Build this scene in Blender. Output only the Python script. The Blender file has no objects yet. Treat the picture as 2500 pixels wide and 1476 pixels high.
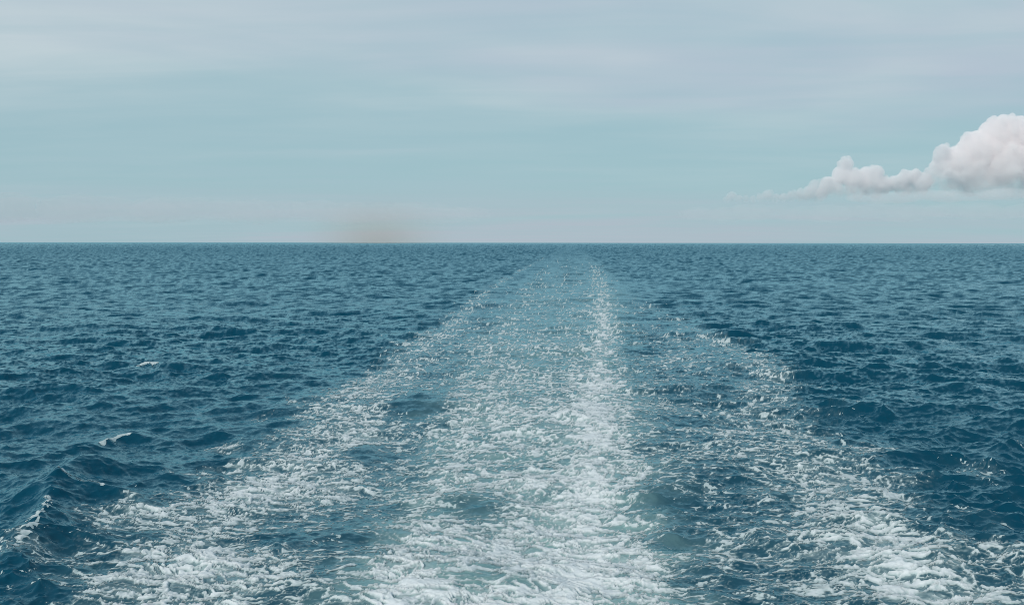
import bpy, math, random
import numpy as np

scene = bpy.context.scene
COL = scene.collection
R = math.radians
rng = np.random.default_rng(7)

# ------------------------------------------------------------------ camera
H = 12.0                      # eye height on the stern deck, metres
FPX = 2680.0                  # focal length in photo pixels (2500 wide)
XVP, YH = 1400.0, 592.0       # where the wake's straight course meets the horizon
cam_d = bpy.data.cameras.new('camera')
cam = bpy.data.objects.new('camera', cam_d)
COL.objects.link(cam)
cam_d.sensor_width = 36.0
cam_d.lens = 36.0 * FPX / 2500.0
cam_d.clip_start = 0.5
cam_d.clip_end = 200000.0
YAW = math.atan((XVP - 1250.0) / FPX)       # camera looks this far left of the wake
PITCH = math.atan((738.0 - YH) / FPX)       # and this far below the horizon
cam.location = (0, 0, H)
cam.rotation_euler = (math.pi / 2 - PITCH, R(-0.06), YAW)
scene.camera = cam

# ------------------------------------------------------------------ sky and sun
SUN_EL, SUN_AZ = R(34), R(212)              # sun high behind the left shoulder, veiled
world = bpy.data.worlds.new('World')
scene.world = world
world.use_nodes = True
nt = world.node_tree
nt.nodes.clear()
N = nt.nodes.new
L = nt.links.new


def math_node(tree, op, a=None, b=None, c=None, clamp=False):
    n = tree.nodes.new('ShaderNodeMath')
    n.operation = op
    n.use_clamp = clamp
    for i, v in enumerate((a, b, c)):
        if v is None:
            continue
        if isinstance(v, (int, float)):
            n.inputs[i].default_value = v
        else:
            tree.links.new(v, n.inputs[i])
    return n.outputs[0]


def map_range(tree, v, a, b, c, d, smooth=True):
    n = tree.nodes.new('ShaderNodeMapRange')
    n.interpolation_type = 'SMOOTHSTEP' if smooth else 'LINEAR'
    tree.links.new(v, n.inputs[0])
    for i, x in enumerate((a, b, c, d)):
        n.inputs[i + 1].default_value = x
    return n.outputs[0]


def mix_col(tree, f, a, b, mode='MIX'):
    n = tree.nodes.new('ShaderNodeMix')
    n.data_type = 'RGBA'
    n.blend_type = mode
    for sock, v in ((n.inputs[0], f), (n.inputs[6], a), (n.inputs[7], b)):
        if isinstance(v, (int, float)):
            sock.default_value = v
        elif isinstance(v, tuple):
            sock.default_value = v + (1.0,) if len(v) == 3 else v
        else:
            tree.links.new(v, sock)
    return n.outputs[2]


sky = N('ShaderNodeTexSky')
sky.sky_type = 'NISHITA'
sky.sun_disc = False
sky.sun_elevation = SUN_EL
sky.sun_rotation = SUN_AZ
sky.altitude = 0
sky.air_density = 1.0
sky.dust_density = 0.6
sky.ozone_density = 2.0
tc = N('ShaderNodeTexCoord')
sep = N('ShaderNodeSeparateXYZ')
L(tc.outputs['Generated'], sep.inputs[0])
zc = math_node(nt, 'MAXIMUM', sep.outputs[2], 0.0)
den = math_node(nt, 'ADD', zc, 0.05)
px = math_node(nt, 'DIVIDE', sep.outputs[0], den)
py = math_node(nt, 'DIVIDE', sep.outputs[1], den)
comb = N('ShaderNodeCombineXYZ')
L(px, comb.inputs[0])
L(py, comb.inputs[1])


def sky_noise(scale, detail, rough, off, sx=1.0, sy=1.0, dist=0.4):
    m = N('ShaderNodeMapping')
    m.inputs['Location'].default_value = off
    m.inputs['Scale'].default_value = (sx, sy, 1)
    L(comb.outputs[0], m.inputs[0])
    n = N('ShaderNodeTexNoise')
    n.inputs['Scale'].default_value = scale
    n.inputs['Detail'].default_value = detail
    n.inputs['Roughness'].default_value = rough
    n.inputs['Distortion'].default_value = dist
    L(m.outputs[0], n.inputs['Vector'])
    return n.outputs[0]


VEIL_OFF, MURK_OFF = (2.0, 2.0, 13.0), (2.5, 9.0, 11.0)
# thin high veil: a flat cloud sheet seen at a low angle; its near edge is ragged and it is
# optically thicker the more slantwise one looks through it
edge_n = sky_noise(0.30, 4, 0.5, (3.1, 1.7, 0))
edge = math_node(nt, 'MULTIPLY_ADD', math_node(nt, 'SUBTRACT', edge_n, 0.5), 0.22, zc)
sheet = map_range(nt, edge, 0.085, 0.175, 0.0, 1.0)
slant = math_node(nt, 'DIVIDE', 0.16, math_node(nt, 'MAXIMUM', zc, 0.02), clamp=True)
streak = map_range(nt, sky_noise(1.0, 6, 0.55, (8.3, 4.2, 2.0), 0.6, 1.5), 0.30, 0.72, 0.0, 1.0)
veil = math_node(nt, 'MULTIPLY', sheet, math_node(nt, 'MULTIPLY_ADD', streak, 0.35, 0.65))
veil = math_node(nt, 'MULTIPLY_ADD', streak, 0.17, math_node(nt, 'MULTIPLY', veil, slant), clamp=True)
# low bank of murk on the horizon, broken into patches
murk = map_range(nt, zc, 0.012, 0.058, 1.0, 0.0)
murk_n = map_range(nt, sky_noise(0.16, 4, 0.5, MURK_OFF), 0.40, 0.60, 0.25, 1.0)
murk_s = map_range(nt, sky_noise(0.9, 5, 0.5, (2.4, 0.7, 3.0), 0.3, 1.6), 0.3, 0.7, 0.6, 1.0)
murk = math_node(nt, 'MULTIPLY', math_node(nt, 'MULTIPLY', murk, murk_n), murk_s)
SKY_TINT = (0.62, 1.08, 0.98)
base = mix_col(nt, 1.0, sky.outputs[0], SKY_TINT, 'MULTIPLY')
CLEAR = (3.5, 5.1, 5.75)
VEIL = mix_col(nt, map_range(nt, sky_noise(0.22, 4, 0.5, VEIL_OFF), 0.40, 0.58, 0.0, 1.0), (4.45, 5.35, 6.3), (5.3, 6.3, 6.75))
MURK = (4.4, 5.02, 5.75)
moist = map_range(nt, zc, 0.10, 0.55, 0.92, 0.12)
base = mix_col(nt, moist, base, CLEAR)      # moist lower air flattens the sky's own gradient
c1 = mix_col(nt, veil, base, VEIL)
c2 = mix_col(nt, math_node(nt, 'MULTIPLY', murk, 0.85), c1, MURK)
bg = N('ShaderNodeBackground')
bg.inputs[1].default_value = 0.10
L(c2, bg.inputs[0])
wo = N('ShaderNodeOutputWorld')
L(bg.outputs[0], wo.inputs[0])

sun_d = bpy.data.lights.new('sun', 'SUN')
sun_d.energy = 2.3
sun_d.angle = R(4)
sun_d.color = (1.0, 0.91, 0.84)
sun = bpy.data.objects.new('sun', sun_d)
COL.objects.link(sun)
from mathutils import Vector
sdir = Vector((math.sin(SUN_AZ) * math.cos(SUN_EL), math.cos(SUN_AZ) * math.cos(SUN_EL), math.sin(SUN_EL)))
sun.rotation_euler = sdir.to_track_quat('Z', 'Y').to_euler()
sun.location = (-60, -60, 80)

vs = scene.view_settings
scene.display_settings.display_device = 'sRGB'
vs.view_transform = 'Standard'
vs.look = 'None'
vs.exposure = 0.0
vs.gamma = 1.0
vs.use_curve_mapping = False
scene.cycles.max_bounces = 30
scene.cycles.diffuse_bounces = 2
scene.cycles.glossy_bounces = 3
scene.cycles.volume_bounces = 28
scene.cycles.use_denoising = True
scene.cycles.filter_width = 1.0
scene.cycles.denoiser = 'OPENIMAGEDENOISE'
scene.cycles.denoising_input_passes = 'RGB_ALBEDO_NORMAL'
scene.cycles.volume_step_rate = 0.35

# ------------------------------------------------------------------ numeric noise
def smooth(a, b, x):
    t = np.clip((x - a) / (b - a), 0, 1)
    return t * t * (3 - 2 * t)


_PERM = rng.permutation(4096)
_GA = rng.uniform(0, 2 * np.pi, 4096)
_GX, _GY = np.cos(_GA), np.sin(_GA)


def perlin(x, y, seed=0):
    xi = np.floor(x).astype(np.int64)
    yi = np.floor(y).astype(np.int64)
    xf, yf = x - xi, y - yi
    u = xf * xf * xf * (xf * (xf * 6 - 15) + 10)
    v = yf * yf * yf * (yf * (yf * 6 - 15) + 10)

    def g(ix, iy, fx, fy):
        h = _PERM[(_PERM[(ix + seed * 131) & 4095] + iy) & 4095]
        return _GX[h] * fx + _GY[h] * fy
    a = g(xi, yi, xf, yf)
    b = g(xi + 1, yi, xf - 1, yf)
    c = g(xi, yi + 1, xf, yf - 1)
    d = g(xi + 1, yi + 1, xf - 1, yf - 1)
    return ((a + u * (b - a)) + v * ((c + u * (d - c)) - (a + u * (b - a)))) * 1.5


def fbm(x, y, octs=4, seed=0, gain=0.5):
    s, a, t = 0.0, 1.0, 0.0
    for i in range(octs):
        s = s + a * perlin(x * 2 ** i + 17.3 * i, y * 2 ** i - 9.1 * i, seed + i)
        t += a
        a *= gain
    return s / t


def ground(px_, py_):
    """photo pixel on the water -> place on the sea"""
    Y = H * FPX / (py_ - YH)
    return (px_ - XVP) / FPX * Y, Y


# ------------------------------------------------------------------ wind sea: spectral tiles
ALPHA, LAMP, WIND = 0.042, 11.0, R(262)


def wave_tile(n, size, lmin, lmax, seed, lamp=LAMP, alpha=ALPHA):
    r = np.random.default_rng(seed)
    k1 = 2 * np.pi * np.fft.fftfreq(n, size / n)
    kx, ky = np.meshgrid(k1, k1)
    k = np.hypot(kx, ky)
    k[0, 0] = 1.0
    kp = 2 * np.pi / lamp
    th = np.arctan2(ky, kx) - WIND
    spread = np.abs(np.cos(th / 2)) ** (2 * np.where(k < 3 * kp, 5.0, 2.2))
    spread /= np.where(k < 3 * kp, 1.55, 2.3)
    S = 0.5 * alpha * k ** -4 * np.exp(-1.25 * (kp / k) ** 2) * spread
    lam = 2 * np.pi / k
    S = S * smooth(lmin * 0.85, lmin * 1.15, lam) * (1 - smooth(lmax * 0.85, lmax * 1.15, lam))
    S = S * (1 + 0.9 * (1 - smooth(4, 7, lam)))
    S[0, 0] = 0
    dk = 2 * np.pi / size
    a = np.sqrt(S) * dk * (r.normal(size=(n, n)) + 1j * r.normal(size=(n, n))) * n * n
    out = []
    for f in (a, 1j * kx / k * a, 1j * ky / k * a, 1j * kx * a, 1j * ky * a):
        out.append(np.fft.ifft2(f).real.astype(np.float32))
    return out, size


def sample(tile, x, y, rot=0.0):
    fields, size = tile
    n = fields[0].shape[0]
    c, s = math.cos(rot), math.sin(rot)
    u = (x * c + y * s) / size * n
    v = (-x * s + y * c) / size * n
    ui, vi = np.floor(u).astype(np.int64), np.floor(v).astype(np.int64)
    fu, fv = (u - ui).astype(np.float32), (v - vi).astype(np.float32)
    u0, u1, v0, v1 = ui % n, (ui + 1) % n, vi % n, (vi + 1) % n
    res = []
    for f in fields:
        res.append((f[v0, u0] * (1 - fu) + f[v0, u1] * fu) * (1 - fv)
                   + (f[v1, u0] * (1 - fu) + f[v1, u1] * fu) * fv)
    h, dx, dy, sx, sy = res
    return h, dx * c - dy * s, dx * s + dy * c, sx * c - sy * s, sx * s + sy * c


TILE_A = wave_tile(1024, 211.0, 2.2, 60.0, 11)
TILE_B = wave_tile(1024, 43.0, 0.22, 2.2, 12)
TILE_C = wave_tile(512, 1370.0, 14.0, 90.0, 13, 34.0, 0.012)

# ------------------------------------------------------------------ the sheet of sea
# a fan of cells about the ship's stern, fine near by and in front, coarse at the sides
t_near = np.linspace(H / 7.0, 0.385, 24)[:-1]
t_main = np.linspace(0.385, 0.0012, 745)
t_far = np.geomspace(0.0012, H / 70000.0, 14)[1:]
tt = np.concatenate([t_near, t_main, t_far])
Drow = H / tt
mid = np.linspace(R(-28.2), R(28.2), 1120)
side = np.linspace(0, 1, 22)[1:] ** 1.7 * R(55)
phi = np.concatenate([mid[0] - side[::-1], mid, mid[-1] + side]) - YAW
DD, PP = np.meshgrid(Drow, phi, indexing='ij')
NR, NC = DD.shape
X0, Y0 = (DD * np.sin(PP)).ravel(), (DD * np.cos(PP)).ravel()
D0 = DD.ravel()
U = X0 / H
Q = H * FPX / np.maximum(Y0, 5.0)            # nearness: photo rows below the horizon
print('sea grid', NR, NC, X0.size)

# ---- layout of the wake, as bands across the ship's track (u in eye heights)
qk = [0, 60, 108, 158, 208, 258, 308, 358, 408, 458, 508, 558, 608, 658, 708, 758, 808, 884, 1400]
uL = [-2.05, -1.98, -1.94, -1.77, -1.63, -1.63, -1.69, -1.68, -1.62, -1.55, -1.52, -1.50, -1.50, -1.62, -1.72, -1.62, -1.46, -1.44, -1.4]
uR = [1.2, 1.2, 1.25, 1.35, 1.50, 1.72, 1.72, 1.50, 1.36, 1.30, 1.36, 1.44, 1.38, 1.32, 1.30, 1.28, 1.32, 1.38, 1.4]
us = [0.9, 0.85, 0.62, 0.46, 0.36, 0.27, 0.20, 0.15, 0.13, 0.11, 0.09, 0.08, 0.10, 0.12, 0.10, 0.06, 0.02, -0.02, -0.05]
big = fbm(X0 / 9.0, Y0 / 13.0, 3, 40)
jag = fbm(X0 / 3.2, Y0 / 4.0, 4, 50)
vL = np.interp(Q, qk, uL) + 0.26 * jag + 0.02
vR = np.interp(Q, qk, uR) + 0.28 * jag - 0.01
vS = np.interp(Q, qk, us) + 0.07 * big


def band(u, a, b, ea, eb):
    return smooth(a - ea, a + ea, u) * (1 - smooth(b - eb, b + eb, u))


wL = np.interp(Q, [0, 100, 200, 320, 500, 884], [0.14, 0.20, 0.34, 0.50, 0.58, 0.66])
dL = np.interp(Q, [20, 60, 120, 200, 320, 480, 700, 884], [0.0, 0.34, 0.44, 0.46, 0.52, 0.56, 0.58, 0.60])
rho = dL * band(U, vL, vL + wL, 0.20, 0.16)
dC = np.interp(Q, [20, 60, 150, 260, 380, 500, 700, 884], [0.0, 0.14, 0.29, 0.44, 0.54, 0.62, 0.69, 0.75])
cl = np.interp(Q, [0, 150, 300, 500, 700, 884], [-1.4, -1.1, -0.95, -0.72, -0.66, -0.62])
cr = np.interp(Q, [0, 150, 300, 500, 700, 884], [0.9, 0.70, 0.45, 0.34, 0.34, 0.30])
rho = np.maximum(rho, dC * band(U, cl, cr, 0.16, 0.10))
wS = np.interp(Q, [0, 100, 250, 500, 884], [0.34, 0.24, 0.13, 0.12, 0.16])
dS = np.interp(Q, [20, 60, 110, 180, 300, 500, 884], [0.0, 0.28, 0.46, 0.64, 0.78, 0.82, 0.86])
vS = vS + 0.10 * jag
wS = wS * (1.3 + 0.6 * big)
rho = np.maximum(rho, dS * (1.05 + 0.35 * fbm(X0 / 2.5, Y0 / 6.0, 3, 55)) * np.exp(-((U - vS) / wS) ** 2))
wR = np.interp(Q, [150, 300, 450, 884], [0.30, 0.36, 0.52, 0.56])
dR = np.interp(Q, [110, 170, 240, 330, 450, 560, 700, 884], [0.06, 0.22, 0.38, 0.44, 0.48, 0.50, 0.54, 0.56])
rho = np.maximum(rho, dR * band(U, vR - wR, vR, 0.18, 0.20))
inside = band(U, vL, vR, 0.10, 0.12)
rho = np.maximum(rho, inside * np.interp(Q, [60, 150, 300, 500, 884], [0.0, 0.16, 0.27, 0.31, 0.34]) * np.where(U > 0.2, 0.88, 1.08))
outer = band(U, vL - 0.35, vR + 0.35, 0.25, 0.25) * np.interp(Q, [40, 150, 884], [0.0, 0.6, 1.0])
rho = np.maximum(rho, 0.30 * outer * smooth(0.02, 0.5, fbm(X0 / 6.0, Y0 / 7.0, 4, 56)))
# patches of clear boiling water and of thick foam, as they lie along the track
PATCH = [  # photo x, y, half width, half height (px), change
    (1150, 1240, 105, 34, -0.60), (1590, 1232, 85, 28, -0.36), (1770, 1200, 110, 60, -0.14),
    (1190, 1440, 110, 26, -0.42), (640, 1345, 110, 26, -0.40), (330, 1330, 90, 24, -0.40),
    (1010, 1010, 90, 24, -0.34), (880, 1112, 70, 22, -0.30), (1620, 1310, 70, 24, -0.36),
    (820, 1330, 70, 60, -0.22), (1280, 1135, 90, 16, -0.24), (1650, 1050, 60, 40, -0.2),
    (2040, 1290, 110, 60, 0.12), (1990, 1195, 90, 24, 0.2), (480, 1420, 110, 36, 0.20),
    (1420, 1390, 120, 40, 0.22), (1390, 1270, 60, 60, 0.14), (1420, 980, 50, 60, 0.14),
    (620, 1200, 120, 24, 0.16), (900, 1040, 60, 26, 0.18), (2180, 1440, 200, 26, 0.16),
    (1740, 1060, 90, 14, 0.24), (530, 1092, 40, 10, 0.62), (1820, 1130, 60, 10, 0.22),
]
for (ax, ay, rx, ry, am) in PATCH:
    gx, gy = ground(ax, ay)
    sx_, sy_ = rx / FPX * gy, gy * ry / (ay - YH)
    rho = rho + am * np.exp(-((X0 - gx) / sx_) ** 2 - ((Y0 - gy) / sy_) ** 2)
rho = rho + 0.26 * big * (rho > 0.02) * smooth(0.02, 0.2, rho)
rho = np.clip(rho, 0, 0.93)
rho = np.where((Q < 26) | (Y0 < 6), 0, rho)

# ---- milkiness: air beaten into the water by the screws
aer = 0.95 * np.exp(-((U - vS) / (wS * 1.6)) ** 2) * np.interp(Q, [20, 120, 300, 884], [0.0, 0.5, 0.85, 1.0])
aer = np.maximum(aer, band(U, cl + 0.3 * jag, cr + 0.3 * jag, np.interp(Q, [50, 300], [0.5, 0.2]), np.interp(Q, [50, 300], [0.4, 0.14])) * np.interp(Q, [15, 60, 120, 250, 884], [0.0, 0.16, 0.30, 0.50, 0.95]))
aer = np.maximum(aer, np.where(U > 0.25, 0.05, 0.10) * inside * np.interp(Q, [20, 120, 300], [0.0, 0.7, 1.0]))
aer = np.maximum(aer, 0.28 * rho)
for (ax, ay, rx, ry, am) in PATCH[:12]:
    gx, gy = ground(ax, ay)
    sx_, sy_ = rx / FPX * gy, gy * ry / (ay - YH)
    aer = aer * (1 + 0.9 * am * np.exp(-((X0 - gx) / sx_) ** 2 - ((Y0 - gy) / sy_) ** 2))
aer = np.clip(aer * (0.8 + 0.7 * fbm(X0 / 2.6, Y0 / 3.0, 4, 60)), 0, 1)

# ---- foam lace: warped ridges at several sizes, ranked so that rho is the share covered
wx = X0 + 1.1 * fbm(X0 / 3.0, Y0 / 2.4, 3, 70) + 0.34 * fbm(X0 / 0.8, Y0 / 0.6, 2, 75)
wy = Y0 + 1.0 * fbm(X0 / 3.0 + 5, Y0 / 2.4, 3, 80) + 0.30 * fbm(X0 / 0.8, Y0 / 0.6, 2, 85)
sel_w = np.nonzero((rho > 0.01) | ((D0 < 140) & (np.abs(PP.ravel() + YAW) < R(28.5))))[0]


def cells(x, y, seed):
    """distance between nearest and second nearest of scattered points: small along cell borders"""
    xi, yi = np.floor(x).astype(np.int64), np.floor(y).astype(np.int64)
    f1 = np.full(x.shape, 9.0)
    f2 = np.full(x.shape, 9.0)
    for ox in (-1, 0, 1):
        for oy in (-1, 0, 1):
            hsh = _PERM[(_PERM[(xi + ox + seed * 97) & 4095] + yi + oy) & 4095]
            d = np.hypot(xi + ox + (hsh * 0.6180339) % 1.0 - x, yi + oy + (hsh * 0.7548777) % 1.0 - y)
            f2 = np.minimum(f2, np.maximum(f1, d))
            f1 = np.minimum(f1, d)
    return f2 - f1


xs, ys = wx[sel_w], wy[sel_w]
e1 = np.clip(1 - cells(xs / 2.3, ys / 0.90, 3) / 0.55, 0, 1)
e2 = np.clip(1 - cells(xs / 1.0, ys / 0.36, 4) / 0.55, 0, 1)
e3 = np.clip(1 - cells(xs / 0.50, ys / 0.19, 5) / 0.55, 0, 1)
e4 = np.clip(1 - cells(xs / 0.20, ys / 0.085, 6) / 0.6, 0, 1)
lw = (0.30 * e1 ** 2 + 0.40 * e2 ** 1.6 * (0.5 + 0.5 * e1) + 0.42 * e3 ** 1.3 * (0.4 + 0.6 * e2) + 0.32 * e4 * (0.4 + 0.6 * e3)
      + 0.24 * fbm(xs / 3.4, ys / 1.2, 6, 94, 0.62))
lace = np.full(X0.shape, -9.0)
lace[sel_w] = lw
order = np.argsort(lw)
rw = np.empty_like(lw)
rw[order] = np.linspace(0, 1, lw.size)
rank = np.zeros_like(X0)
rank[sel_w] = rw
cover = rho * np.interp(rho, [0.3, 0.55, 0.9], [0.90, 0.80, 0.87])   # share under thick lace; the rest is a thin milky film
g_foam = rank - (1 - cover)

# ---- heights: wind sea, damped in the wake, plus turbulent hummocks and the ship's own waves
hA, dxA, dyA, sxA, syA = sample(TILE_A, X0, Y0, 0.0)
hA2, dxA2, dyA2, sxA2, syA2 = sample(TILE_A, X0 + 71.0, Y0 + 133.0, 0.21)
hB, dxB, dyB, sxB, syB = sample(TILE_B, X0, Y0, 0.13)
hC, dxC, dyC, sxC, syC = sample(TILE_C, X0, Y0, -0.3)
q2 = math.sqrt(0.5)
gA = 1 - 0.50 * inside
gB = 1 - 0.58 * inside * np.clip(0.35 + rho * 1.6, 0, 1)
gust = np.clip(0.97 + 0.85 * fbm(X0 / 38.0, Y0 / 90.0, 4, 101), 0.4, 1.65)
gB = gB * gust * 1.3
gA = gA * (0.35 + 0.65 * gust)
far_b = np.interp(D0, [50, 110, 220, 800], [1.0, 0.5, 0.15, 0.06])      # ripples too fine to be told apart far out
h = gA * q2 * (hA + hA2) * np.interp(D0, [150, 500], [1.0, 0.5]) + gB * hB * np.interp(D0, [55, 140], [1.0, 0.0]) + hC
sx = gA * q2 * (sxA + sxA2) + gB * far_b * sxB + sxC
sy = gA * q2 * (syA + syA2) + gB * far_b * syB + syC
CH = 0.85
chop = CH * np.clip(1.3 - D0 / 260.0, 0, 1)
ddx = chop * (gA * q2 * (dxA + dxA2) + gB * dxB)
ddy = chop * (gA * q2 * (dyA + dyA2) + gB * dyB)


def add_height(fn, eps=0.05):
    global h, sx, sy
    a = fn(X0, Y0)
    h = h + a
    sx = sx + (fn(X0 + eps, Y0) - a) / eps
    sy = sy + (fn(X0, Y0 + eps) - a) / eps


boil_w = inside * np.interp(Q, [30, 150, 450], [0.15, 0.4, 1.0])
add_height(lambda x, y: boil_w * (0.22 * fbm(x / 3.6, y / 3.4, 2, 110) - 0.06 * np.abs(perlin(x / 1.9, y / 1.6, 113))
                                  - 0.015 * np.abs(perlin(x / 0.8, y / 0.6, 114))))


def hump(ax, ay, rx, ry, am):
    gx, gy = ground(ax, ay)
    sx_, sy_ = rx / FPX * gy, gy * ry / (ay - YH)
    add_height(lambda x, y: am * np.exp(-((x - gx) / sx_) ** 2 - ((y - gy) / sy_) ** 2))


for a in [(1150, 1225, 120, 30, 0.34), (1590, 1220, 90, 28, 0.26), (1010, 1000, 100, 22, 0.34), (880, 1100, 70, 18, 0.30),
          (480, 1400, 70, 26, 0.32), (2060, 1270, 90, 26, 0.20), (2130, 1200, 50, 14, 0.30), (1190, 1425, 110, 24, 0.26),
          (1740, 1170, 110, 24, 0.30), (1620, 1300, 70, 22, 0.22)]:
    hump(*a)


def crest(pts, height, wf, wb):
    """a steep wave whose crest follows pts (photo pixels); wf/wb are face and back widths in metres"""
    P = np.array([ground(*p) for p in pts])

    def fn(x, y):
        best = np.full(x.shape, 1e9)
        tpos = np.zeros(x.shape)
        for i in range(len(P) - 1):
            a, b = P[i], P[i + 1]
            d = b - a
            t = np.clip(((x - a[0]) * d[0] + (y - a[1]) * d[1]) / (d @ d), 0, 1)
            dist = np.hypot(x - a[0] - t * d[0], y - a[1] - t * d[1])
            m = dist < best
            best = np.where(m, dist, best)
            tpos = np.where(m, (i + t) / (len(P) - 1), tpos)
        env = np.sin(np.pi * tpos) ** 0.8
        return height * env * (0.55 * np.exp(-(best / wf) ** 1.5) + 0.45 * np.exp(-(best / wb) ** 2))
    add_height(fn)


crest([(-120, 1480), (10, 1400), (62, 1320), (85, 1250), (140, 1190), (190, 1150)], 0.95, 0.9, 2.4)
crest([(60, 1240), (170, 1242), (280, 1255), (380, 1285)], 0.42, 0.5, 1.4)
crest([(120, 1120), (200, 1100), (270, 1080), (350, 1078), (430, 1090)], 0.62, 0.7, 2.0)
crest([(2380, 1125), (2450, 1105), (2500, 1088), (2600, 1065)], 0.75, 0.8, 2.0)
crest([(2120, 1160), (2250, 1148), (2380, 1150), (2560, 1172)], 0.5, 0.8, 2.2)
crest([(250, 915), (310, 903), (360, 902), (450, 918)], 0.6, 0.8, 2.4)

g_pos = np.clip(g_foam, 0, 1)
h = h + 0.05 * smooth(0, 0.5, g_pos) * np.clip(2 - D0 / 100, 0, 1)
fade = np.clip(1.0 - D0 / 9000.0, 0, 1)
XX, YY, ZZ = X0 + ddx, Y0 + ddy, h * fade
# far out only the wave faces turned to the ship are seen; their backs are hidden by them
rx_, ry_ = X0 / D0, Y0 / D0
sr = sx * rx_ + sy * ry_
graze = H / D0
sr2 = np.abs(sr + graze) - graze
kv = np.interp(D0, [70, 180, 500, 1500, 6000], [1.0, 0.72, 0.50, 0.30, 0.18])
sr2 = kv * sr2 * 1.15 + (1 - kv) * np.interp(D0, [1500, 4000, 12000], [0.20, 0.15, 0.07])
dsr = (sr2 - sr) * smooth(50, 260, D0)
nrm = np.stack([-(sx + dsr * rx_), -(sy + dsr * ry_), np.ones_like(sx)], 1)
nrm /= np.linalg.norm(nrm, axis=1)[:, None]
co = np.stack([XX, YY, ZZ], 1).astype(np.float32)
# near by, where the cells resolve every wave, take the true slope of the sharpened crests
g3 = co.reshape(NR, NC, 3).astype(float)
tu = np.gradient(g3, axis=1)
tv = np.gradient(g3, axis=0)
gn = np.cross(tu, tv).reshape(-1, 3)
gn /= np.maximum(np.linalg.norm(gn, axis=1), 1e-9)[:, None]
gn *= np.sign(gn[:, 2:3])
kn = (1 - smooth(50, 110, D0))[:, None]
nrm = gn * kn + nrm * (1 - kn)
nrm /= np.linalg.norm(nrm, axis=1)[:, None]

# ------------------------------------------------------------------ materials
def new_mat(name):
    m = bpy.data.materials.new(name)
    m.use_nodes = True
    m.node_tree.nodes.clear()
    return m, m.node_tree


def attr(tree, name):
    n = tree.nodes.new('ShaderNodeAttribute')
    n.attribute_name = name
    return n


def ripple_normal(tree, amount):
    """the wave normal stored on the mesh, roughened by unresolved ripples"""
    a = attr(tree, 'wave_normal')
    geo = tree.nodes.new('ShaderNodeNewGeometry')
    acc = a.outputs['Vector']
    for sc, am in ((2.2, amount), (6.0, amount), (16.0, amount * 0.7)):
        n = tree.nodes.new('ShaderNodeTexNoise')
        n.inputs['Scale'].default_value = sc
        n.inputs['Detail'].default_value = 1.5
        tree.links.new(geo.outputs['Position'], n.inputs['Vector'])
        sub = tree.nodes.new('ShaderNodeVectorMath')
        sub.operation = 'SUBTRACT'
        tree.links.new(n.outputs['Color'], sub.inputs[0])
        sub.inputs[1].default_value = (0.5, 0.5, 0.5)
        mul = tree.nodes.new('ShaderNodeVectorMath')
        mul.operation = 'MULTIPLY'
        tree.links.new(sub.outputs[0], mul.inputs[0])
        mul.inputs[1].default_value = (am, am, 0)
        ad = tree.nodes.new('ShaderNodeVectorMath')
        tree.links.new(acc, ad.inputs[0])
        tree.links.new(mul.outputs[0], ad.inputs[1])
        acc = ad.outputs[0]
    nn = tree.nodes.new('ShaderNodeVectorMath')
    nn.operation = 'NORMALIZE'
    tree.links.new(acc, nn.inputs[0])
    return nn.outputs[0]


def water_material():
    m, t = new_mat('sea_water')
    p = t.nodes.new('ShaderNodeBsdfPrincipled')
    o = t.nodes.new('ShaderNodeOutputMaterial')
    t.links.new(p.outputs[0], o.inputs[0])
    aer_ = attr(t, 'aeration').outputs['Fac']
    thin = attr(t, 'thin_foam').outputs['Fac']
    c = mix_col(t, aer_, (0.002, 0.053, 0.092), (0.26, 0.43, 0.415))
    c = mix_col(t, thin, c, (0.44, 0.55, 0.55))
    t.nodes.remove(p)
    nr = ripple_normal(t, 0.27)
    df = t.nodes.new('ShaderNodeBsdfDiffuse')
    t.links.new(c, df.inputs['Color'])
    t.links.new(nr, df.inputs['Normal'])
    gl = t.nodes.new('ShaderNodeBsdfGlossy')
    gl.inputs['Color'].default_value = (0.58, 0.92, 1.0, 1.0)
    t.links.new(math_node(t, 'MULTIPLY_ADD', thin, 0.35, 0.10), gl.inputs['Roughness'])
    t.links.new(nr, gl.inputs['Normal'])
    # Schlick reflectance of water, held below 1 as rough water never mirrors fully
    geo = t.nodes.new('ShaderNodeNewGeometry')
    dt = t.nodes.new('ShaderNodeVectorMath')
    dt.operation = 'DOT_PRODUCT'
    t.links.new(nr, dt.inputs[0])
    t.links.new(geo.outputs['Incoming'], dt.inputs[1])
    cs = math_node(t, 'MAXIMUM', dt.outputs['Value'], 0.05)
    fr = math_node(t, 'POWER', math_node(t, 'SUBTRACT', 1.0, cs), 5.0)
    fr = math_node(t, 'MULTIPLY_ADD', fr, 0.95, 0.02)
    fr = math_node(t, 'MULTIPLY', fr, math_node(t, 'MULTIPLY_ADD', thin, -0.7, 1.0))
    mx = t.nodes.new('ShaderNodeMixShader')
    t.links.new(fr, mx.inputs[0])
    t.links.new(df.outputs[0], mx.inputs[1])
    t.links.new(gl.outputs[0], mx.inputs[2])
    t.links.new(mx.outputs[0], o.inputs[0])
    return m


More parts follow.
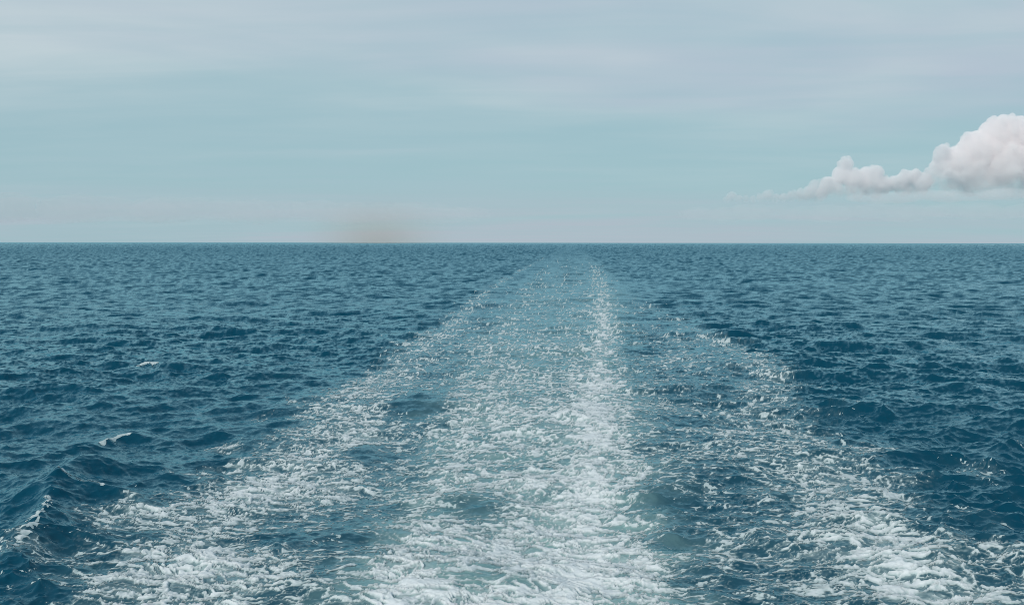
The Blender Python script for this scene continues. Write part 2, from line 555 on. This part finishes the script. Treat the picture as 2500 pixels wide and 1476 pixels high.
def foam_material(name, tint=(0.78, 0.82, 0.825)):
    m, t = new_mat(name)
    p = t.nodes.new('ShaderNodeBsdfPrincipled')
    o = t.nodes.new('ShaderNodeOutputMaterial')
    t.links.new(p.outputs[0], o.inputs[0])
    th = attr(t, 'thickness').outputs['Fac']
    geo = t.nodes.new('ShaderNodeNewGeometry')
    n = t.nodes.new('ShaderNodeTexNoise')
    n.inputs['Scale'].default_value = 6.0
    n.inputs['Detail'].default_value = 5
    n.inputs['Roughness'].default_value = 0.65
    t.links.new(geo.outputs['Position'], n.inputs['Vector'])
    k = math_node(t, 'MULTIPLY_ADD', n.outputs[0], 0.9, -0.45)
    k = math_node(t, 'ADD', math_node(t, 'MULTIPLY', th, 1.5), k, clamp=True)
    c = mix_col(t, k, (0.42, 0.525, 0.53), tint)
    t.links.new(c, p.inputs['Base Color'])
    p.inputs['Roughness'].default_value = 0.6
    p.inputs['IOR'].default_value = 1.2
    t.links.new(ripple_normal(t, 0.28), p.inputs['Normal'])
    return m


MAT_WATER = water_material()
MAT_FOAM = foam_material('sea_foam')

# ------------------------------------------------------------------ mesh builders
def make_mesh(name, verts, faces_flat, nper, attrs, mat):
    me = bpy.data.meshes.new(name)
    nf = len(faces_flat) // nper
    me.vertices.add(len(verts))
    me.vertices.foreach_set('co', np.ascontiguousarray(verts, np.float32).ravel())
    me.loops.add(len(faces_flat))
    me.loops.foreach_set('vertex_index', np.ascontiguousarray(faces_flat, np.int32))
    me.polygons.add(nf)
    me.polygons.foreach_set('loop_start', np.arange(0, nf * nper, nper, dtype=np.int32))
    me.polygons.foreach_set('use_smooth', np.ones(nf, bool))
    for an, (kind, data) in attrs.items():
        at = me.attributes.new(an, kind, 'POINT')
        at.data.foreach_set('vector' if kind == 'FLOAT_VECTOR' else 'value', np.ascontiguousarray(data, np.float32).ravel())
    me.update(calc_edges=True)
    me.materials.append(mat)
    ob = bpy.data.objects.new(name, me)
    COL.objects.link(ob)
    return ob


idx = np.arange(NR * NC).reshape(NR, NC)
q00, q01, q10, q11 = idx[:-1, :-1].ravel(), idx[:-1, 1:].ravel(), idx[1:, :-1].ravel(), idx[1:, 1:].ravel()
quads = np.stack([q00, q01, q11, q10], 1)
film = fbm(wx / 2.0, wy / 1.1, 6, 97, 0.66)
thin = smooth(-0.42, 0.02, g_foam) * smooth(0.02, 0.35, rho) * 0.47
thin = np.clip(thin + 0.50 * smooth(0.46, 1.0, rho + 0.7 * film) * smooth(0.1, 0.5, rho), 0, 0.85)
sea = make_mesh('sea', co, quads.ravel(), 4,
                {'wave_normal': ('FLOAT_VECTOR', nrm), 'aeration': ('FLOAT', aer), 'thin_foam': ('FLOAT', thin)}, MAT_WATER)
sea['kind'] = 'structure'
sea['label'] = 'choppy teal sea reaching to the horizon'

tris_all = np.concatenate([np.stack([q00, q01, q11], 1), np.stack([q00, q11, q10], 1)])


def foam_object(name, value, region, mat, lift0=0.008, lift1=0.06):
    """the part of the water surface where value > 0, as a thin raised sheet cut along its contour"""
    val = np.where(region, value, np.minimum(value, -1e-4))
    T = tris_all
    v = val[T]
    pos = v > 0
    cnt = pos.sum(1)
    th = np.clip(val * 1.6, 0, 1) * np.interp(Q, [60, 260], [0.35, 1.0])   # spent foam far astern is thinner
    full = T[cnt == 3]
    P = [co[full.ravel()]]
    NN = [nrm[full.ravel()]]
    TH = [th[full.ravel()]]

    def lerp(i, j):
        t = (val[i] / (val[i] - val[j]))[:, None]
        return co[i] + (co[j] - co[i]) * t, nrm[i] + (nrm[j] - nrm[i]) * t

    for c in (1, 2):
        sel = T[cnt == c]
        if not len(sel):
            continue
        ps = val[sel] > 0
        lone = np.argmax(ps if c == 1 else ~ps, 1)
        r = np.arange(len(sel))
        a, b, d = sel[r, lone], sel[r, (lone + 1) % 3], sel[r, (lone + 2) % 3]
        pab, nab = lerp(a, b)
        pad, nad = lerp(a, d)
        z = np.zeros(len(a))
        if c == 1:
            groups = [((co[a], nrm[a], th[a]), (pab, nab, z), (pad, nad, z))]
        else:
            groups = [((co[b], nrm[b], th[b]), (co[d], nrm[d], th[d]), (pad, nad, z)),
                      ((co[b], nrm[b], th[b]), (pad, nad, z), (pab, nab, z))]
        for g3 in groups:
            P.append(np.stack([g[0] for g in g3], 1).reshape(-1, 3))
            NN.append(np.stack([g[1] for g in g3], 1).reshape(-1, 3))
            TH.append(np.stack([g[2] for g in g3], 1).ravel())
    P, NN, TH = np.concatenate(P), np.concatenate(NN), np.concatenate(TH)
    P = P.copy()
    P[:, 2] += lift0 + lift1 * TH
    # weld the corners so that the sheet is one continuous skin
    key = np.round(P[:, :2] * 2000).astype(np.int64)
    kk = key[:, 0] * 4000000007 + key[:, 1]
    _, first, inv = np.unique(kk, return_index=True, return_inverse=True)
    f = inv.reshape(-1, 3)
    ok = (f[:, 0] != f[:, 1]) & (f[:, 1] != f[:, 2]) & (f[:, 0] != f[:, 2])
    f = f[ok]
    print(name, 'tris', len(f))
    return make_mesh(name, P[first], f.ravel(), 3,
                     {'wave_normal': ('FLOAT_VECTOR', NN[first]), 'thickness': ('FLOAT', TH[first])}, mat)


# three trails of foam: the screws' wash and the two edges of the wake
b1 = np.interp(Q, [0, 150, 300, 500, 884], [-1.45, -1.25, -1.08, -0.88, -0.80]) + 0.12 * jag
b2 = np.interp(Q, [0, 150, 300, 500, 884], [1.0, 0.85, 0.62, 0.55, 0.52]) + 0.12 * jag
inview = (D0 < 900) & (np.abs(PP.ravel() + YAW) < R(28.5))
f1 = foam_object('wake_foam', g_foam, inview & (U < b1), MAT_FOAM)
f2 = foam_object('propeller_wash_foam', g_foam, inview & (U >= b1) & (U < b2), MAT_FOAM)
f3 = foam_object('wake_foam', g_foam, inview & (U >= b2), MAT_FOAM)
for o, lab in ((f1, 'broken lacy white foam trailing along the left edge of the wake'),
               (f2, 'broad milky white foam streak running down the middle of the wake'),
               (f3, 'torn white foam patches trailing along the right edge of the wake')):
    o['kind'] = 'stuff'
    o['label'] = lab

# single whitecaps on the open water beside the wake
CAPS = [
    ('small white breaking crest far out on the left open water', [(322, 906), (342, 902), (362, 906)], 0.42),
    ('curling white crest on the dark wave left of the wake, mid distance', [(222, 1096), (255, 1083), (290, 1076)], 0.22),
    ('foaming crest of the steep wave at the lower left corner', [(8, 1402), (34, 1366), (60, 1322), (74, 1285)], 0.20),
    ('thin foaming lip on the short dark wave near the left edge', [(120, 1240), (170, 1242), (225, 1249)], 0.18),
    ('white breaking crest at the right edge of the picture', [(2466, 1098), (2490, 1091), (2540, 1077)], 0.40),
]
capn = rank * 0.7 + 0.3 * rank * (1 + perlin(X0 / 0.22, Y0 / 0.3, 120))
capw = np.clip(0.8 + 1.6 * fbm(X0 / 0.9, Y0 / 0.7, 4, 121), 0.1, 2.2)
wob = 0.32 * fbm(X0 / 0.9, Y0 / 0.9, 3, 130)
for lab, pts, wid in CAPS:
    P = np.array([ground(*p) for p in pts])
    best = np.full(X0.shape, 1e9)
    near = (np.abs(X0 - P[:, 0].mean()) < 12) & (np.abs(Y0 - P[:, 1].mean()) < 25)
    for i in range(len(P) - 1):
        d = P[i + 1] - P[i]
        t = np.clip(((X0 - P[i][0]) * d[0] + (Y0 - P[i][1]) * d[1]) / (d @ d), 0, 1)
        best = np.minimum(best, np.hypot(X0 + wob - P[i][0] - t * d[0], Y0 + 1.4 * wob - P[i][1] - t * d[1]))
    o = foam_object('whitecap', np.maximum(0.85 * capn - 0.34 - 0.26 * (best / (wid * capw)), 0.16 * (1 - best / (0.045 + 0.62 * P[:, 1].mean() ** 2 / H * 0.00052))), near & (best < wid * 2.5), MAT_FOAM, 0.010, 0.05)
    o['label'] = lab
    o['category'] = 'whitecap'
    o['group'] = 'whitecaps on the open water beside the wake'

# ------------------------------------------------------------------ clouds and smoke
def perlin3(p, seed):
    return (perlin(p[:, 0] + 0.7 * p[:, 2], p[:, 1] - 0.6 * p[:, 2], seed)
            + perlin(p[:, 2] + 0.5 * p[:, 0], p[:, 1] + 0.8 * p[:, 0] + 31.0, seed + 1)) * 0.6


def sky_point(px_, py_, dist):
    return np.array([(px_ - XVP) / FPX * dist, dist, H + (YH - py_) / FPX * dist])


def volume_material(name, color, density, aniso=-0.25):
    m, t = new_mat(name)
    v = t.nodes.new('ShaderNodeVolumePrincipled')
    o = t.nodes.new('ShaderNodeOutputMaterial')
    t.links.new(v.outputs[0], o.inputs['Volume'])
    v.inputs['Color'].default_value = color + (1.0,)
    v.inputs['Density'].default_value = density
    v.inputs['Anisotropy'].default_value = aniso
    return m, t, v


def cloud(name, balls, dist, mat, label, voxel=22.0, rough=0.55, flat=1.0, cat='cloud', group=None):
    """balls: photo x, y, radius in px of the billows; they are fused into one closed skin"""
    import bmesh
    bm = bmesh.new()
    r_ = random.Random(len(balls) * 7 + int(balls[0][0]))
    k = dist / FPX
    for ball in balls:
        bx, by, br = ball[:3]
        c = sky_point(bx, by, dist)
        ret = bmesh.ops.create_icosphere(bm, subdivisions=3, radius=br * k)
        dy = ball[3] * k if len(ball) > 3 else r_.uniform(-0.5, 0.5) * br * k
        for v in ret['verts']:
            v.co.z *= flat
            v.co += Vector((c[0], c[1] + dy, c[2]))
    me = bpy.data.meshes.new(name)
    bm.to_mesh(me)
    bm.free()
    ob = bpy.data.objects.new(name, me)
    COL.objects.link(ob)
    md = ob.modifiers.new('fuse', 'REMESH')
    md.mode = 'VOXEL'
    md.voxel_size = voxel
    dg = bpy.context.evaluated_depsgraph_get()
    me2 = bpy.data.meshes.new_from_object(ob.evaluated_get(dg))
    ob.modifiers.clear()
    ob.data = me2
    bpy.data.meshes.remove(me)
    n = len(me2.vertices)
    p = np.empty(n * 3, np.float32)
    nn = np.empty(n * 3, np.float32)
    me2.vertices.foreach_get('co', p)
    me2.vertices.foreach_get('normal', nn)
    p, nn = p.reshape(-1, 3).astype(float), nn.reshape(-1, 3)
    mr = np.mean([b_[2] for b_ in balls]) * k
    amp = 0.0
    for i, (sc_, am_) in enumerate(((1.0, 0.42), (0.5, 0.36), (0.25, 0.26), (0.12, 0.16))):
        amp = amp + am_ * (0.55 - 1.5 * np.abs(perlin3(p / (mr * sc_), 200 + 3 * i)))
    p = p + nn * (amp * rough * mr)[:, None] * np.array([1, 1, flat])
    base = sky_point(balls[0][0], balls[0][1], dist)
    base[2] = p[:, 2].min()
    me2.vertices.foreach_set('co', (p - base).astype(np.float32).ravel())
    me2.polygons.foreach_set('use_smooth', np.ones(len(me2.polygons), bool))
    me2.update()
    me2.name = name
    me2.materials.clear()
    me2.materials.append(mat)
    ob.location = base
    ob['label'] = label
    ob['category'] = cat
    if group:
        ob['group'] = group
    print(name, 'cloud verts', n)
    return ob


def cloud_vapour(name, density, z0, z1, nscale):
    """vapour that thins out towards the cloud's flat base"""
    m, t, v = volume_material(name, (0.998, 0.981, 0.982), density)
    tcn = t.nodes.new('ShaderNodeTexCoord')
    sp = t.nodes.new('ShaderNodeSeparateXYZ')
    t.links.new(tcn.outputs['Object'], sp.inputs[0])
    n = t.nodes.new('ShaderNodeTexNoise')
    n.inputs['Scale'].default_value = nscale
    n.inputs['Detail'].default_value = 3
    t.links.new(tcn.outputs['Object'], n.inputs['Vector'])
    z = math_node(t, 'MULTIPLY_ADD', math_node(t, 'SUBTRACT', n.outputs[0], 0.5), (z1 - z0) * 1.2, sp.outputs[2])
    d = map_range(t, z, z0, z1, 0.02 * density, density)
    t.links.new(d, v.inputs['Density'])
    return m


GRP = 'cumulus clouds low on the right'
rr = random.Random(5)


def knobs(balls, n, size):
    """small secondary billows on the upper rim of the big ones"""
    out = [b_ + (rr.uniform(-0.4, 0.4) * b_[2],) for b_ in balls]
    for b_ in rr.choices(out, k=n):
        bx, by, br, bd = b_
        vx, vy, vz = rr.gauss(0, 1), -abs(rr.gauss(0, 1)) * 0.9, rr.gauss(0.5, 1)
        ln = math.sqrt(vx * vx + vy * vy + vz * vz)
        q_ = rr.uniform(0.8, 1.02) * br / ln
        out.append((bx + vx * q_, by - vz * q_, br * rr.uniform(*size), bd + vy * q_))
    return out


big_balls = [(2452, 335, 42), (2404, 340, 44), (2364, 374, 48), (2322, 402, 42), (2430, 402, 60), (2494, 352, 34),
             (2540, 382, 60), (2275, 380, 20), (2281, 410, 28), (2254, 438, 24), (2340, 436, 46), (2420, 440, 46),
             (2500, 432, 50), (2570, 424, 60), (2640, 440, 50), (2240, 456, 22), (2290, 450, 30), (2380, 460, 34), (2470, 462, 34), (2560, 462, 40)]
cloud('cumulus_cloud', knobs(big_balls, 190, (0.16, 0.40)), 16000.0, cloud_vapour('cloud_vapour', 0.015, 60, 1000, 0.004),
      'tall billowing pinkish white cumulus cloud at the right edge', voxel=14.0, group=GRP)
mid_balls = [(2049, 405, 17), (2042, 430, 23), (2070, 442, 26), (2100, 432, 22), (2122, 425, 18), (2105, 452, 28),
             (2012, 456, 22), (2140, 454, 22), (2070, 468, 24), (2030, 472, 20), (2165, 450, 18), (2189, 437, 18),
             (2212, 438, 20), (2234, 446, 18), (2190, 462, 22), (2125, 472, 22), (1995, 474, 16), (2225, 466, 18)]
cloud('cumulus_cloud', knobs(mid_balls, 90, (0.2, 0.40)), 16600.0, cloud_vapour('cloud_vapour_mid', 0.012, 20, 360, 0.007),
      'lower cumulus cloud with a small knob-like turret, left of the tall one', voxel=10.0, group=GRP)
small_balls = [(1977, 456, 15), (1964, 472, 17), (1990, 472, 18), (1942, 478, 14), (1922, 482, 12), (1903, 485, 11),
               (1956, 484, 14), (1985, 486, 14)]
cloud('cumulus_cloud', knobs(small_balls, 14, (0.3, 0.5)), 17200.0, cloud_vapour('cloud_vapour_small', 0.006, 20, 170, 0.012),
      'small pale cumulus puff trailing off left of the turreted cloud', voxel=8.0, group=GRP)
tiny_balls = [(1866, 478, 13), (1850, 485, 11), (1884, 485, 11), (1830, 489, 9), (1780, 481, 12), (1768, 489, 9),
              (1797, 488, 10), (1814, 489, 9)]
cloud('cumulus_cloud', knobs(tiny_balls, 12, (0.3, 0.5)), 17200.0, cloud_vapour('cloud_vapour_tiny', 0.005, 10, 130, 0.012),
      'faintest leftmost cumulus puffs at the thin end of the cloud bank', voxel=7.0, group=GRP)
VOL_STRIP, _, _ = volume_material('cloud_strip_vapour', (1.0, 0.985, 0.99), 0.0013)
cloud('stratus_cloud', [(2090 + 42 * i, 484 + 3 * math.sin(i * 1.3) - 0.8 * i, 34 + 7 * (i % 3)) for i in range(14)], 14500.0, VOL_STRIP,
      'long flat pale cloud strip lying under the cumulus clouds', voxel=20.0, flat=0.28, rough=0.5)

VOL_BANK, _, _ = volume_material('bank_vapour', (1.0, 0.99, 0.995), 0.0003)
VOL_VEIL, _, _ = volume_material('low_cloud_vapour', (1.0, 0.995, 0.998), 0.00032)
cloud('stratus_cloud', [(1700 + 60 * i, 522 + 4 * math.sin(i * 1.7) - 0.5 * i, 44 + 9 * (i % 3)) for i in range(16)], 19000.0, VOL_BANK,
      'faint wide bank of low cloud just above the horizon on the right', voxel=34.0, flat=0.32, rough=0.5)

cloud('stratus_cloud', [(-200 + 75 * i, 505 + 5 * math.sin(i * 1.9) + 0.9 * i, (80 + 14 * (i % 3)) * (1 - 0.025 * i)) for i in range(19)], 20000.0, VOL_VEIL,
      'faint long mauve bank of low cloud over the left horizon', voxel=44.0, flat=0.36, rough=0.5)


def smoke():
    import bmesh
    dist = 15000.0
    k = dist / FPX
    c = sky_point(918, 592, dist)
    bm = bmesh.new()
    bmesh.ops.create_icosphere(bm, subdivisions=4, radius=1.0)
    bmesh.ops.bisect_plane(bm, geom=bm.verts[:] + bm.edges[:] + bm.faces[:], plane_co=(0, 0, 0), plane_no=(0, 0, 1), clear_inner=True)
    bmesh.ops.holes_fill(bm, edges=[e for e in bm.edges if e.is_boundary])
    me = bpy.data.meshes.new('smoke')
    for v in bm.verts:
        v.co = Vector((v.co.x * 235 * k, v.co.y * 150 * k, v.co.z * 140 * k))
    bm.to_mesh(me)
    bm.free()
    m, t, v = volume_material('brown_smoke', (0.78, 0.59, 0.46), 0.0)
    tcn = t.nodes.new('ShaderNodeTexCoord')
    mp = t.nodes.new('ShaderNodeMapping')
    mp.inputs['Scale'].default_value = (1 / (235 * k), 1 / (150 * k), 1 / (140 * k))
    t.links.new(tcn.outputs['Object'], mp.inputs[0])
    ln = t.nodes.new('ShaderNodeVectorMath')
    ln.operation = 'LENGTH'
    t.links.new(mp.outputs[0], ln.inputs[0])
    fall = math_node(t, 'POWER', math_node(t, 'SUBTRACT', 1.0, ln.outputs['Value'], clamp=True), 2.0)
    t.links.new(math_node(t, 'MULTIPLY', fall, 0.0010), v.inputs['Density'])
    me.materials.append(m)
    ob = bpy.data.objects.new('smoke', me)
    ob.location = (c[0], c[1], 0.6)
    COL.objects.link(ob)
    ob['label'] = 'faint brown smudge of smoke rising from the horizon'
    ob['category'] = 'smoke'


smoke()
